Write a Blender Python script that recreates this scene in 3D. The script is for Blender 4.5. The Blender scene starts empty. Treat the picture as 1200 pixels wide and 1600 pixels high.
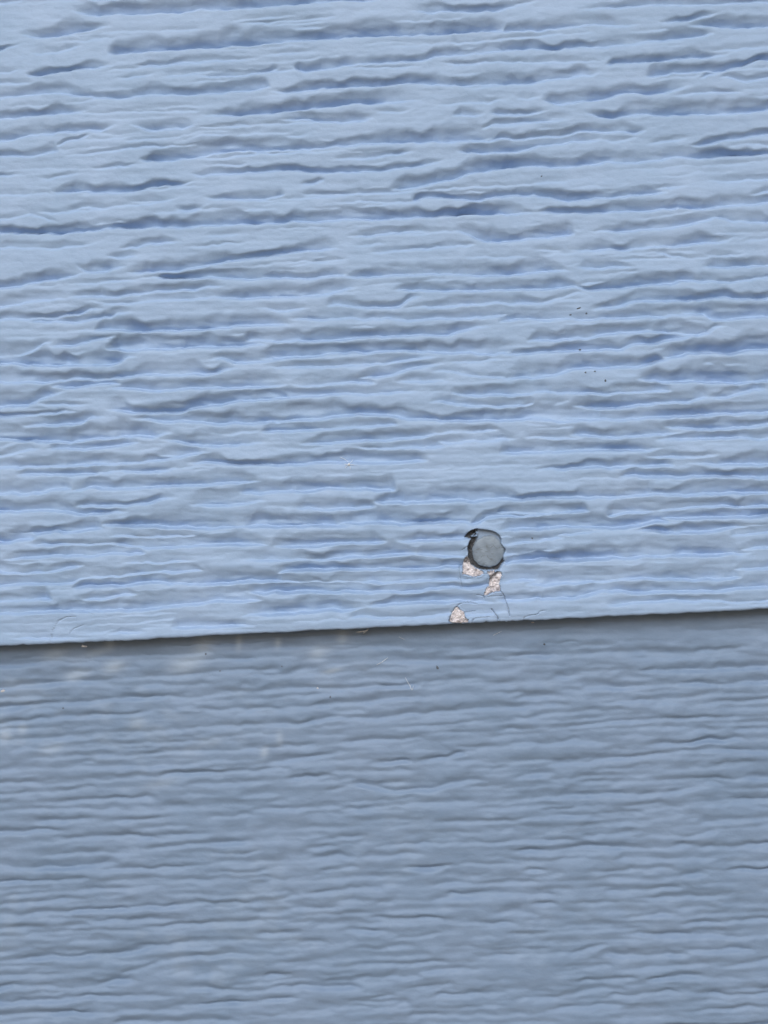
import bpy, math, random
import numpy as np
from math import sin, cos, tan, radians

# ------------------------------------------------------------------ camera
FPX = 800 / tan(radians(25))                 # focal length in photo pixels (1200 x 1600)
PITCH, YAW, ROLL, TZ, DIST = radians(3.5), radians(-2), radians(-3.05269), 0.0266406, 0.25
def cam_basis():
    f = np.array([0, cos(PITCH), -sin(PITCH)]); u = np.array([0, sin(PITCH), cos(PITCH)]); r = np.array([1., 0, 0])
    Z = np.array([[cos(YAW), sin(YAW), 0], [-sin(YAW), cos(YAW), 0], [0, 0, 1]])
    f, u, r = Z @ f, Z @ u, Z @ r
    return cos(ROLL) * r + sin(ROLL) * u, -sin(ROLL) * r + cos(ROLL) * u, f
CR, CU, CF = cam_basis()
CPOS = np.array([0, 0, TZ]) - DIST * CF
S = bpy.context.scene
C = S.collection
cd = bpy.data.cameras.new('camera'); cam = bpy.data.objects.new('camera', cd); C.objects.link(cam)
cd.sensor_fit = 'VERTICAL'; cd.sensor_height = 24; cd.lens = 12 / tan(radians(25))
cd.clip_start = 0.01; cd.clip_end = 500
cd.dof.use_dof = True; cd.dof.focus_distance = 0.2505; cd.dof.aperture_fstop = 5
from mathutils import Matrix
cam.matrix_world = Matrix(((CR[0], CU[0], -CF[0], CPOS[0]), (CR[1], CU[1], -CF[1], CPOS[1]),
                           (CR[2], CU[2], -CF[2], CPOS[2]), (0, 0, 0, 1)))
S.camera = cam

# ------------------------------------------------------------------ light
SUN_EL, SUN_AZ = 35, 8        # elevation; azimuth swung to the left of straight in front of the wall
W = bpy.data.worlds.new('World'); S.world = W; W.use_nodes = True
nt = W.node_tree; sky = nt.nodes.new('ShaderNodeTexSky'); sky.sky_type = 'NISHITA'; sky.sun_disc = False
sky.sun_elevation = radians(SUN_EL); sky.sun_rotation = radians(180 + SUN_AZ)
sky.air_density = 0.6; sky.dust_density = 9.0; sky.ozone_density = 0.4
bg = nt.nodes['Background']; bg.inputs['Strength'].default_value = 0.05
nt.links.new(sky.outputs['Color'], bg.inputs['Color'])
sd = bpy.data.lights.new('sun', 'SUN'); sd.energy = 1.5; sd.angle = radians(34); sd.color = (0.64, 0.83, 1.0)
sun = bpy.data.objects.new('sun', sd); C.objects.link(sun)
from mathutils import Vector
sdir = Vector((-sin(radians(SUN_AZ)) * cos(radians(SUN_EL)), -cos(radians(SUN_AZ)) * cos(radians(SUN_EL)), sin(radians(SUN_EL))))
sun.rotation_euler = sdir.to_track_quat('Z', 'Y').to_euler(); sun.location = (0, -3, 4)
S.view_settings.view_transform = 'Standard'; S.view_settings.look = 'None'
S.view_settings.exposure = 0.34; S.view_settings.gamma = 1.0; S.view_settings.use_curve_mapping = False
S.render.engine = 'CYCLES'

rng = np.random.default_rng(11); random.seed(5)

# ------------------------------------------------------------------ materials
def new_mat(name):
    m = bpy.data.materials.new(name); m.use_nodes = True
    n = m.node_tree.nodes; l = m.node_tree.links
    return m, n, l, n['Principled BSDF']
def noise(n, l, co, scale, detail=3, rough=0.55, stretch=None):
    t = n.new('ShaderNodeTexNoise'); t.inputs['Scale'].default_value = scale
    t.inputs['Detail'].default_value = detail; t.inputs['Roughness'].default_value = rough
    if stretch:
        mp = n.new('ShaderNodeMapping'); mp.inputs['Scale'].default_value = stretch
        l.new(co, mp.inputs['Vector']); co = mp.outputs['Vector']
    l.new(co, t.inputs['Vector']); return t.outputs['Fac']
def ramp(n, l, fac, stops):
    r = n.new('ShaderNodeValToRGB'); e = r.color_ramp.elements
    while len(e) < len(stops): e.new(0.5)
    for k, (p, c) in enumerate(stops): e[k].position = p; e[k].color = (*c, 1)
    l.new(fac, r.inputs['Fac']); return r.outputs['Color']
def mix(n, l, fac, a, b, mode='MIX'):
    x = n.new('ShaderNodeMix'); x.data_type = 'RGBA'; x.blend_type = mode
    for sock, v in ((x.inputs[0], fac), (x.inputs[6], a), (x.inputs[7], b)):
        if hasattr(v, 'is_output'): l.new(v, sock)
        else: sock.default_value = v if isinstance(v, (int, float)) else (*v, 1)
    return x.outputs[2]
def bump(n, l, b, parts):
    prev = None
    for h, s, d in parts:
        k = n.new('ShaderNodeBump'); k.inputs['Strength'].default_value = s; k.inputs['Distance'].default_value = d
        l.new(h, k.inputs['Height'])
        if prev is not None: l.new(prev, k.inputs['Normal'])
        prev = k.outputs['Normal']
    l.new(prev, b.inputs['Normal'])

PAINT_A, PAINT_B = (0.318, 0.428, 0.60), (0.366, 0.474, 0.655)
CORE = [(0.30, (0.32, 0.28, 0.285)), (0.47, (0.64, 0.585, 0.60)), (0.68, (0.86, 0.81, 0.825))]
def siding_paint(name, k):
    m, n, l, b = new_mat(name)
    co = n.new('ShaderNodeTexCoord').outputs['Object']
    base = ramp(n, l, noise(n, l, co, 60, 4), [(0.35, PAINT_A), (0.65, PAINT_B)])
    grain = noise(n, l, co, 900, 3, 0.6, (0.35, 1, 1))
    base = mix(n, l, 0.25, base, ramp(n, l, grain, [(0.3, (0.26, 0.37, 0.545)), (0.7, (0.375, 0.505, 0.70))]))
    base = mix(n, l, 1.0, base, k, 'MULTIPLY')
    at = n.new('ShaderNodeAttribute'); at.attribute_name = 'wear_shade'
    sep = n.new('ShaderNodeSeparateColor'); l.new(at.outputs['Color'], sep.inputs['Color'])
    base = mix(n, l, sep.outputs[1], base, (0.50, 0.56, 0.64))                       # chalky scuffs
    dirt = ramp(n, l, noise(n, l, co, 500, 4), [(0.35, (0.10, 0.115, 0.11)), (0.65, (0.24, 0.26, 0.26))])  # mottled dark tone for the painted lap shade
    base = mix(n, l, sep.outputs[2], base, dirt)                                     # shade under the lap, put into the colour
    core = ramp(n, l, noise(n, l, co, 2600, 4, 0.7), [(0.3, (0.06, 0.06, 0.064)), (0.62, (0.19, 0.19, 0.20))])
    base = mix(n, l, sep.outputs[0], base, core)                                     # bare core inside holes and cracks
    l.new(base, b.inputs['Base Color'])
    rr = n.new('ShaderNodeMapRange'); rr.inputs['To Min'].default_value = 0.42; rr.inputs['To Max'].default_value = 0.6
    l.new(noise(n, l, co, 220, 3), rr.inputs['Value']); l.new(rr.outputs[0], b.inputs['Roughness'])
    b.inputs['Specular IOR Level'].default_value = 0.25
    bump(n, l, b, [(noise(n, l, co, 1500, 3, 0.6, (0.6, 1, 1)), 0.6, 0.00014), (noise(n, l, co, 5200, 2), 0.55, 0.00006)])
    return m
def core_mat():
    m, n, l, b = new_mat('bare_fibre_cement')
    co = n.new('ShaderNodeTexCoord').outputs['Object']
    c = ramp(n, l, noise(n, l, co, 900, 5, 0.65), CORE)
    c = mix(n, l, ramp(n, l, noise(n, l, co, 420, 3), [(0.58, (0, 0, 0)), (0.74, (.8, .8, .8))]), c, (0.40, 0.30, 0.27))
    at = n.new('ShaderNodeAttribute'); at.attribute_name = 'wear_shade'
    sep = n.new('ShaderNodeSeparateColor'); l.new(at.outputs['Color'], sep.inputs['Color'])
    c = mix(n, l, sep.outputs[0], c, (0.10, 0.09, 0.09))
    l.new(c, b.inputs['Base Color']); b.inputs['Roughness'].default_value = 0.9
    bump(n, l, b, [(noise(n, l, co, 3000, 4, 0.7), 0.6, 0.0001)])
    return m
def nail_mat():
    m, n, l, b = new_mat('grey_painted_steel')
    co = n.new('ShaderNodeTexCoord').outputs['Object']
    c = ramp(n, l, noise(n, l, co, 420, 4, 0.6), [(0.3, (0.17, 0.21, 0.26)), (0.7, (0.245, 0.295, 0.355))])
    ck = noise(n, l, co, 330, 3, 0.6, (0.5, 1, 1.5))
    c = mix(n, l, ramp(n, l, ck, [(0.475, (0, 0, 0)), (0.492, (.55, .55, .55)), (0.497, (.55, .55, .55)), (0.512, (0, 0, 0))]), c, (0.08, 0.09, 0.10))
    c = mix(n, l, ramp(n, l, noise(n, l, co, 800, 4, 0.65), [(0.52, (0, 0, 0)), (0.7, (.5, .5, .5))]), c, (0.13, 0.15, 0.165))
    l.new(c, b.inputs['Base Color']); b.inputs['Roughness'].default_value = 0.5
    bump(n, l, b, [(noise(n, l, co, 700, 4, 0.6, (0.4, 1, 1.4)), 0.8, 0.00012)])
    return m
def flat_mat(name, col, rough=0.8, sc=1500, var=0.25):
    m, n, l, b = new_mat(name)
    co = n.new('ShaderNodeTexCoord').outputs['Object']
    c = ramp(n, l, noise(n, l, co, sc, 3), [(0.3, tuple(x * (1 - var) for x in col)), (0.7, tuple(min(1, x * (1 + var)) for x in col))])
    l.new(c, b.inputs['Base Color']); b.inputs['Roughness'].default_value = rough
    return m
M_PAINT, M_CORE, M_NAIL = siding_paint('satin_blue_paint', (1, 1, 1)), core_mat(), nail_mat()
M_SHADED = siding_paint('shaded_blue_paint', (0.63, 0.635, 0.64))  # darker copy of the paint, the lower board's shade put into its colour
M_DIRT = flat_mat('dark_dirt', (0.11, 0.125, 0.145)); M_PALE = flat_mat('pale_chip', (0.58, 0.56, 0.56))
M_LINT = flat_mat('white_lint', (0.82, 0.84, 0.86)); M_THREAD = flat_mat('grey_cobweb', (0.55, 0.58, 0.62))
M_SHEATH = flat_mat('house_wrap', (0.35, 0.33, 0.3), 0.8, 12); M_GROUND = flat_mat('warm_bounce_ground', (0.32, 0.235, 0.13), 0.95, 3, 0.2)  # ground is unseen, its warm tone set for the bounce light

# ------------------------------------------------------------------ wood grain pressed into the boards
# every groove: "band-width depth  x,y x,y ..." = the line of its sharp lower lip, read off the wall; T = local origin of a 3x enlarged patch
GROOVES = """
T 0 0
50 .9 320,50 420,65 550,62 700,55 900,42 1200,28 1400,15 1600,5 1800,0
45 .85 70,155 170,172 260,162 330,145 430,135 540,118
20 .35 330,160 380,175 430,165
28 .7 -40,245 0,238 60,222 110,205
32 .5 120,245 190,255 260,245 330,220 400,205
58 .95 500,235 540,245 650,235 800,230 950,222 1200,202 1300,190 1500,178 1700,170 1900,163 2060,154 2200,143 2400,138
35 .85 110,340 180,343 300,330 430,318 560,295
25 .6 -30,340 50,330 100,315
22 .55 610,305 700,298 850,290 1000,283 1200,275 1250,272
25 .45 520,360 600,360 700,345 730,335
30 .6 890,320 930,355 1050,352 1200,335 1280,320 1330,305
40 .8 20,455 150,440 280,435 380,448 480,460 600,455 700,445 850,440 1000,432 1200,418 1270,405
45 .95 1250,415 1290,427 1340,430 1500,412 1700,395 1900,385 2050,390 2150,395 2300,388 2400,385 2560,382
45 .85 -40,555 100,548 200,540 330,532 450,510
36 .95 -40,660 30,650 130,625 280,612 400,608 500,605 570,575
42 .9 590,580 650,600 760,600 870,600 920,580
22 .5 900,600 1000,600 1100,595 1200,580
50 .85 920,520 960,535 1080,528 1200,520 1350,512 1500,500 1580,488 1700,480 1850,475 1960,462 2010,450
22 .35 30,385 100,392 180,380
28 .45 240,690 300,665 380,645 430,625
32 .95 -30,732 120,725 200,715 280,700
20 .45 290,720 400,722 480,710 600,698 750,690 900,680 1050,665
55 .8 640,750 800,745 900,735 1000,715 1100,705 1200,700 1350,695 1500,690 1700,668 1900,668 2100,668 2200,655 2400,640
15 .3 520,530 650,515 800,500 900,488
20 .5 1110,110 1200,105 1350,95 1500,85 1620,70
25 .5 0,8 60,0 120,-10
T 400 0
35 .75 690,55 780,55 900,48 1050,40 1150,35 1200,25 1300,8
30 .65 930,110 1020,108 1100,98 1130,90
20 .35 960,140 1100,140 1200,132
38 .85 170,300 210,330 300,320 450,305 600,295 720,285 800,275 850,255 950,250 1100,232 1200,225 1330,218
18 .4 420,322 550,318 700,312 800,305
22 .45 860,300 1000,300 1060,290 1200,285 1400,283 1600,272
20 .3 0,255 150,248 300,240
38 .8 100,555 200,558 290,565 400,572 520,565 560,545
28 .55 820,485 900,490 960,480 1080,480 1200,462
28 .65 910,540 1000,542 1060,535 1080,525
25 .35 540,525 650,530 740,510
25 .35 100,630 200,630 260,615
30 .65 1090,535 1200,540 1300,535 1380,512
35 .65 980,620 1060,610 1100,590 1200,580 1340,575 1440,560 1500,540
40 .85 930,705 1000,712 1080,715 1120,705 1200,708 1300,690 1450,665 1600,650 1680,635
30 .6 330,748 450,740 560,735 660,720 750,708
35 .75 930,658 1050,655 1200,648 1330,645 1440,638 1500,620 1660,612 1720,610 1770,622 1840,602
T 800 0
20 .65 -30,25 0,20 80,12 130,0
28 .65 280,45 400,35 500,28 650,22 850,18 1000,15 1200,8
38 .7 -60,142 50,138 150,132 300,118 400,110 500,112 600,110 640,95
30 .75 670,95 720,102 830,90 900,72 980,60
42 .75 800,130 860,118 950,118 1000,130 1100,125 1200,118 1260,112
40 .85 -100,225 0,225 120,222 200,228 300,218 430,212 560,205 700,188 800,178 860,172 960,165
40 .8 440,310 480,295 600,295 700,285 850,268 1000,258 1040,245
50 .75 -30,384 0,382 100,385 200,370 300,358 400,345 430,325
42 1 620,352 700,350 800,345 870,340 920,340 1000,330 1100,305 1130,285 1200,278 1260,270
25 .6 870,372 920,352 980,338
25 .5 960,355 1050,365 1120,378 1160,360
55 .95 140,465 200,480 300,478 430,465 520,440 650,440 740,430 800,415 860,400
30 .5 745,450 800,455 860,445 920,440 1000,442 1110,438
20 .35 0,460 80,455 150,440
45 .95 330,535 400,540 450,552 530,548 580,535 700,540 850,532 1000,530 1100,525 1200,515 1260,510
30 .6 -20,580 100,578 200,560 280,550 300,530
28 .5 -80,545 40,540 110,520 170,505
38 .9 820,685 900,675 1000,655 1080,640 1200,632 1260,625
22 .35 610,675 680,668 800,650 860,635
T 400 250
45 1 600,140 740,118 850,97 950,75 1000,55 1100,42 1200,32 1300,28 1400,30 1600,15 1800,5 1950,-18 2100,-18 2250,-28 2400,-28 2460,-32
T 0 250
28 .65 -30,78 60,75 150,70
22 .4 160,85 250,85 350,72 400,65
25 .6 410,38 500,35 600,25 660,10
42 .9 210,145 290,145 400,138 440,150 550,145 650,135 720,118 820,110 900,100 930,90
28 .5 -20,165 80,162 180,150
38 .8 870,65 950,70 1080,62 1200,52 1300,44 1400,42 1520,50 1650,52 1800,45 1920,25 2030,10 2100,0
35 .5 230,250 300,238 380,220 460,220 550,210
22 .5 550,205 650,200 760,190 870,172
40 .8 940,175 1000,182 1100,178 1200,175 1300,165 1340,155
25 .55 800,225 870,235 940,225 970,210
52 1 -40,335 50,335 150,340 300,330 450,325 560,315 700,312 850,310 1000,305 1200,296 1350,292 1500,290 1600,282 1750,278 1900,272 2050,265 2200,255 2400,250 2520,243
25 .45 -30,280 60,270 130,250 200,265 290,295
32 .55 -30,418 80,412 200,410 350,398 480,380
30 .6 540,420 640,410 680,398 760,392 870,380
18 .35 830,410 950,405 1080,395 1200,380
35 .55 480,455 560,465 650,455 680,430
42 .9 340,490 400,520 480,520 560,500 600,490
45 .85 -40,600 60,585 200,568 320,548 380,525
50 .8 580,520 650,520 800,510 900,500 1000,480 1120,470 1200,455 1320,440 1400,425 1500,420 1630,415
25 .4 340,580 420,578 500,570 600,560
42 .8 790,552 900,555 1000,555 1100,558 1200,555 1350,550 1450,552 1500,545 1600,535
50 .8 1590,535 1620,545 1750,545 1900,540 2050,530 2200,530 2400,526 2550,520 2700,518
35 .7 370,642 500,642 620,630 750,618 900,605 1000,590
35 .45 430,660 520,680 600,680 680,665 800,655 950,645 1000,640
38 .75 1010,640 1050,650 1200,640 1300,635 1420,625 1500,610
30 .55 -30,685 80,672 180,660 280,650
30 .75 -30,752 120,745 250,735 350,720 440,700
30 .6 200,755 350,752 480,735 570,715
T 400 250
28 .75 200,110 270,112 330,90
28 .55 200,160 350,160 500,155 620,150 720,135 770,125
28 .5 -30,178 60,168 130,155
38 .8 720,195 780,175 900,170 1050,182 1200,165 1300,164 1390,165 1470,190 1560,182 1700,172 1800,160 1950,145
20 .45 340,200 450,198 540,190 620,198 720,192
28 .55 400,352 520,352 650,342 850,335
55 .7 880,335 980,342 1060,375 1150,385 1250,370 1400,358 1500,340
25 .35 440,395 520,395 620,378
28 .5 500,425 600,425 700,420 800,415 950,412 1040,395
28 .4 80,470 200,478 350,470 450,462
38 .75 -10,640 120,632 250,628 350,622 420,600
55 .6 390,675 480,690 600,685 680,680 720,640
42 .8 700,600 760,612 900,610 1050,608 1200,600 1300,602 1400,592 1480,590
32 .6 740,680 820,682 950,680 1100,672 1200,670 1350,667
28 .45 40,690 120,700 200,690
36 .55 200,740 350,742 500,746 700,748 900,745 1050,735 1200,722
T 800 250
46 .55 0,750 200,748 400,745 550,735 700,730 800,724
48 .85 780,722 900,722 950,742 1050,738 1200,735 1280,730
42 .9 100,238 200,240 350,242 500,240 650,235 800,228 1000,220 1150,210 1200,200
26 .5 -20,250 60,248 120,240
30 .5 540,160 620,140 750,135 850,130
25 .55 870,100 950,100 1050,98 1200,85
25 .65 1070,170 1130,168 1200,150 1260,140
40 .7 330,325 400,332 500,328 600,320 700,308 800,300 900,285 960,272 1040,285 1130,292 1200,288
55 .9 230,425 280,428 400,425 500,422 600,415 750,400 850,390 980,378 1060,360
22 .4 90,425 180,428 260,422
28 .5 640,430 750,448 860,452
28 .5 880,430 960,448 1050,448 1100,430
42 .8 300,592 330,600 450,600 550,590 700,575 800,565 880,565
38 .6 0,524 150,520 260,500
34 .6 300,510 400,518 500,505 600,500
40 .7 880,500 940,498 1050,498 1200,490 1260,485
30 .7 930,565 1000,572 1100,560 1200,545 1260,535
45 .8 400,700 470,690 550,668 700,660 800,655 900,650 1000,642 1100,648 1200,645 1260,640
25 .4 0,665 150,668 250,640 300,620
T 0 500
45 .9 500,42 560,48 650,52 750,45 900,40 1000,38 1100,28 1200,25 1320,15
50 .95 540,130 580,142 700,140 800,135 900,128 1050,125 1150,118 1200,108
48 .9 30,205 130,210 250,210 350,205 450,198 550,200 580,170
38 .65 -30,165 60,160 150,140 210,110
35 .5 290,115 350,122 430,100 500,85
35 .7 -30,292 100,288 250,285 350,268 480,275 560,265 650,250 780,250 900,248 1000,245 1060,225
38 .8 270,305 330,312 430,305 530,300
40 .65 560,325 620,330 750,330 850,322 950,315 1100,312 1200,305 1320,300
40 .6 -30,400 40,398 130,398 190,370 250,335
22 .45 190,390 300,398 380,400
50 .8 550,420 620,438 720,435 850,428 900,408 1000,398 1100,385 1200,378 1300,370
34 .6 1030,180 1100,198 1200,192 1300,185
30 .5 -30,450 100,448 220,440 330,430
35 .6 130,500 250,495 380,488 440,460
45 .8 -30,570 100,568 250,560 380,552 500,545 600,545 720,550 760,530
35 .6 280,598 400,603 520,595 600,580
38 .7 660,475 800,482 950,482 1060,485 1200,478 1350,470 1500,462
40 .55 780,560 900,580 1000,590 1100,588 1200,575
28 .45 970,525 1060,535 1150,520
30 .6 760,632 850,638 930,625
35 .7 -30,695 100,695 250,685 400,678 550,672 700,660 800,645
40 .8 930,668 1000,672 1100,672 1200,672 1400,670 1520,665 1700,668 1820,670 1950,655
38 .65 140,725 220,732 350,725 500,718 580,712 700,715 800,695
25 .5 -30,640 60,632 130,610
26 .45 -40,525 60,520 140,512
T 400 500
38 .8 0,95 150,98 280,90 380,85 500,80 650,78 800,75 900,70 980,50 1040,30
42 .8 -20,185 60,180 150,168 300,155 400,150 500,150 600,140 720,140 800,150 900,152 1000,152 1080,160 1200,150
42 .7 1180,152 1350,150 1500,145 1650,138 1730,130 1760,108 1900,100 1980,85
28 .5 80,222 200,222 350,215 500,205 600,190 700,180 800,165
32 .7 490,265 560,258 640,245 700,230 780,218 850,200
30 .55 190,300 300,300 420,290 500,290
28 .55 700,285 780,290 870,278
35 .65 -20,367 120,358 280,352 420,340 500,350 620,340 720,330
38 .75 960,345 1050,352 1150,350 1350,342 1500,340 1650,342 1760,340 1890,335
30 .55 850,380 950,395 1030,405 1150,402 1250,395
45 .7 -20,480 100,475 220,460 370,452 500,440 620,448 720,465 850,470 960,468 1100,465 1200,468 1300,465 1450,465 1600,458
35 .55 90,520 250,520 350,512 420,508 520,505 600,492
42 .65 250,575 330,578 450,572 560,562 700,555 790,548 830,530
38 .65 460,605 550,612 700,605 830,595
28 .5 820,530 950,530 1100,520
40 .6 830,570 900,575 1050,575 1200,560
22 .4 920,195 1050,192 1120,185
25 .45 880,240 990,255 1100,265 1200,260
T 800 500
35 .75 130,90 250,82 400,70 550,58 660,50
40 .75 670,50 760,58 870,62 920,55 950,25
55 .95 720,175 790,170 840,150 950,148 1040,155 1120,140 1200,135 1260,130
42 .85 -20,270 100,270 200,258 260,235 350,230 500,225 600,220 680,195
52 .85 640,275 700,285 850,285 950,288 1050,285 1200,280 1260,278
25 .45 80,420 180,405 240,385
42 .75 280,408 400,412 550,405 700,392 830,385 870,360
38 .7 100,465 250,468 380,455 520,462 650,455 800,450 950,442 1050,440 1200,430 1260,428
35 .65 940,360 1010,355 1100,340 1130,325
20 .35 940,210 1000,212 1100,205
40 .65 320,540 420,552 500,555 620,545 700,535 820,528
38 .7 740,500 850,508 1000,505 1150,495 1200,490
35 .65 700,562 850,560 1000,558 1100,552 1200,555
45 .7 0,622 150,622 300,618 450,612 600,610 680,600
25 .45 640,640 800,640 920,632
40 .7 840,670 950,672 1100,675 1200,670
38 .65 150,700 300,700 420,690 560,685 700,680
40 .7 550,730 650,735 780,742 850,735 1000,740 1200,730
25 .4 100,550 200,560 300,555
T 0 750
45 .7 -30,62 80,58 200,50 280,40
38 .7 340,60 420,42 520,45 650,38 800,30 950,22 1050,15 1200,10
40 .8 -30,150 100,148 200,140 300,145 400,170 480,165 560,150
28 .6 340,120 450,118 600,115 700,105 780,85
50 .65 930,110 980,118 1080,115 1200,95
40 .6 60,250 200,252 330,245 420,235
40 .75 -30,290 40,285 100,270
45 .8 500,215 600,222 750,222 880,225 970,225 1050,215 1200,212 1300,215 1450,215 1600,212
30 .55 150,300 300,305 450,302 550,295
45 .65 540,300 600,315 700,322 800,315 950,305 1100,302 1250,300
28 .5 540,262 640,270 780,265 900,262
35 .7 60,368 180,362 300,358 420,358 520,345 620,345
42 .6 -20,430 50,438 150,435 280,428 350,410
28 .55 620,385 750,390 880,385
35 .55 -20,500 150,490 300,480 400,455 550,450 700,440 850,430 930,420
50 .55 400,500 550,498 700,482 850,480 1000,478 1200,475 1300,476
40 .55 -20,575 80,570 180,560
32 .55 400,560 480,560 600,535
55 .55 -20,628 150,622 350,610 500,608 650,605 800,595 950,580 1050,570 1200,570
28 .5 970,525 1100,528 1200,520
40 .5 860,688 1000,688 1150,685
30 .35 100,740 400,738
18 .4 550,715 620,710
T 400 750
50 .6 -40,68 100,62 200,58 350,50 500,48 600,44
38 .6 230,130 300,138 420,130 500,125
55 .7 -20,215 100,215 200,220 320,215 430,212 550,205 650,205 800,203 900,200 1000,200 1040,195
45 .75 600,108 650,105 760,105 900,98 1050,95 1200,95
45 .6 100,315 150,318 300,308 420,295 560,290
38 .8 700,280 850,282 960,275 1030,268
36 .65 1040,205 1080,180 1150,170 1200,175 1300,170
50 .6 -20,372 150,372 330,370 400,370 520,360 650,350 760,342
38 .6 760,350 850,355 980,352
50 .65 60,465 150,432 260,430 400,420 550,420 700,415 800,415 900,410 960,405
40 .6 -20,478 90,475 200,478 350,478 470,475 600,480 740,475 850,472 970,465
45 .7 -20,528 130,530 270,528 350,530 400,525 520,522 650,520 800,515 1000,512 1080,505
48 .65 -20,634 150,628 300,615 430,612 480,600
45 .55 560,585 700,582 850,575 1060,575
25 .35 500,640 700,645 900,630
30 .4 940,620 1050,622 1130,612
34 .5 1170,300 1260,290 1380,275
34 .5 1160,345 1250,342 1330,330
T 800 750
45 .7 -20,95 100,92 200,85 350,82 500,72 610,62
38 .65 600,60 750,65 900,60 1050,62 1200,62 1260,60
38 .6 -20,152 100,152 200,152 300,145
40 .6 490,165 540,148 650,145 780,130 900,125 1050,125 1200,120 1260,118
40 .75 660,170 720,178 850,172 1000,165 1200,162 1260,160
45 .7 0,230 150,225 330,220 450,225 600,218 680,195
38 .8 640,235 700,245 850,248 950,240 1080,220
25 .4 100,265 250,262 400,235
25 .45 1090,250 1200,245 1260,240
35 .65 1080,330 1200,318 1260,312
52 .7 -20,380 150,375 300,372 450,368 600,362 800,355 950,350 1080,345
28 .5 750,315 850,312 950,300
50 .5 -20,475 60,474 120,470
55 .6 120,485 160,495 240,488 260,480 400,478 550,470 750,468 900,462 1020,455
30 .55 1060,420 1200,415 1260,410
45 .55 -20,560 150,555 300,555 400,525 500,525 650,530 850,522 980,518 1060,500 1200,498
28 .45 500,580 620,570 750,570 900,565 1050,570 1200,560
T 0 980
40 .45 0,188 100,182 300,160 500,145 700,140 900,130
40 .6 -20,295 100,280 250,275 400,260 600,245 800,235 1000,215 1200,205
35 .75 -20,388 150,370 350,360 500,352 640,340
28 .6 690,338 800,330 950,322 1100,310 1200,305
30 .65 -20,465 60,445 250,435 400,425 550,418 680,405
35 .5 830,390 1000,388 1200,385
28 .6 0,530 200,522 350,510 500,500 680,490 850,478 1000,470 1200,460
25 .55 150,570 300,555 400,545 600,542 800,535 900,535 1050,520 1200,500
30 .7 300,600 380,612 480,605 560,595
28 .6 640,600 800,590 1000,580 1200,570
35 .6 -20,680 150,670 300,655 370,640
30 .7 800,695 900,690 1050,685 1200,680 1320,665
25 .6 380,720 500,720 620,710 720,700
28 .75 -20,737 0,735 120,730 250,715
28 .7 -20,790 100,778 250,772 370,755
28 .8 190,830 280,828 400,820 550,808 700,800
28 .65 880,738 1000,740 1180,732
25 .5 0,870 150,860 300,855
25 .5 650,850 700,848 900,842 1000,830
28 .6 200,912 330,908 450,898
28 .65 500,918 600,912 700,895 800,885
25 .5 1000,890 1050,885 1200,880
T 400 960
40 .5 0,290 150,282 250,260 350,245
45 .5 600,225 750,225 900,222 1050,218 1200,215
45 .6 -20,372 150,355 300,350 450,350 560,340 700,335
38 .65 -20,452 100,445 280,425 400,420 520,420 640,405 800,398
38 .6 100,515 200,520 320,495 420,490 550,495 700,475 850,462 1000,450
28 .6 680,525 800,518 900,512 1030,500 1200,488
30 .7 360,605 450,605 580,590 700,585 820,575
25 .5 100,610 200,615 300,605
35 .7 80,700 160,685 300,668 400,655
30 .75 530,705 620,700 700,690
30 .75 740,695 800,692 900,680 950,660
28 .7 150,778 250,770 380,765
22 .6 -20,742 0,740 70,730
35 .6 950,625 1050,630 1150,620 1200,612
45 .65 500,800 550,820 650,835 780,830 860,815 900,790 1050,775
30 .6 450,920 550,915 650,900 800,890 1000,880 1200,870
25 .5 1000,725 1100,725 1200,715
20 .6 340,832 370,822 410,810
T 800 940
50 .5 0,260 100,255 250,252 400,250 550,245 700,235 830,240 900,230 1050,222
35 .7 650,325 800,330 950,320 1050,312 1200,310
28 .5 200,355 260,356 330,352
38 .65 400,405 550,405 700,392 850,385 970,382 1100,375 1200,368
28 .55 400,475 550,468 700,458 850,445 950,425 1080,420
28 .6 880,480 1000,485 1100,485 1200,465
30 .6 -20,558 0,555 120,550 220,530 400,520 500,505
25 .65 620,560 720,555 850,550 1000,545 1200,535
30 .6 0,610 200,600 350,585 550,570 700,560
25 .6 1080,600 1200,595 1260,590
30 .7 -20,674 0,672 100,668 180,672 280,650
30 .75 660,675 750,678 830,670 950,655 1080,640
32 .7 220,765 350,758 450,740 600,725 750,715 900,705 1100,700 1200,695
28 .65 -20,827 0,825 120,820 200,805
28 .6 930,770 1050,770 1150,755
24 .5 200,812 400,795 600,785
30 .65 400,855 550,850 700,840 850,832 930,830 1050,832 1200,825
35 .7 -20,938 0,935 150,925 300,918 450,908 600,905 800,890 900,870
25 .6 150,972 300,968 430,958
25 .6 550,965 650,955 740,945
25 .6 780,945 900,945 1050,935 1200,930
T 0 1280
30 .6 -20,76 0,75 120,70 250,60
28 .6 280,105 420,95 550,90 680,95
28 .6 620,55 700,52 800,42 900,35
25 .6 720,90 800,80 920,72 1000,62
28 .75 690,140 800,138 920,120 1100,110 1200,105
40 .7 30,220 80,230 120,232 250,225 400,228 480,220
30 .5 200,180 350,170 500,170 650,165
28 .85 450,240 600,240 750,235 850,230 950,225 1000,215
28 .6 940,165 1100,162 1200,150
30 .75 -20,300 0,300 120,300 250,290 370,280
25 .6 460,295 600,290 700,285
28 .7 1000,270 1100,265 1180,245
28 .5 50,360 200,350 350,345 500,330 680,320
25 .5 780,325 860,322 920,318
25 .6 -20,406 0,405 200,390 400,380
32 .85 -20,456 0,455 80,458 200,450 300,445 400,435 550,425
28 .7 390,490 550,480 700,470 850,465
28 .75 640,415 850,412 1000,405 1200,398
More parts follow.
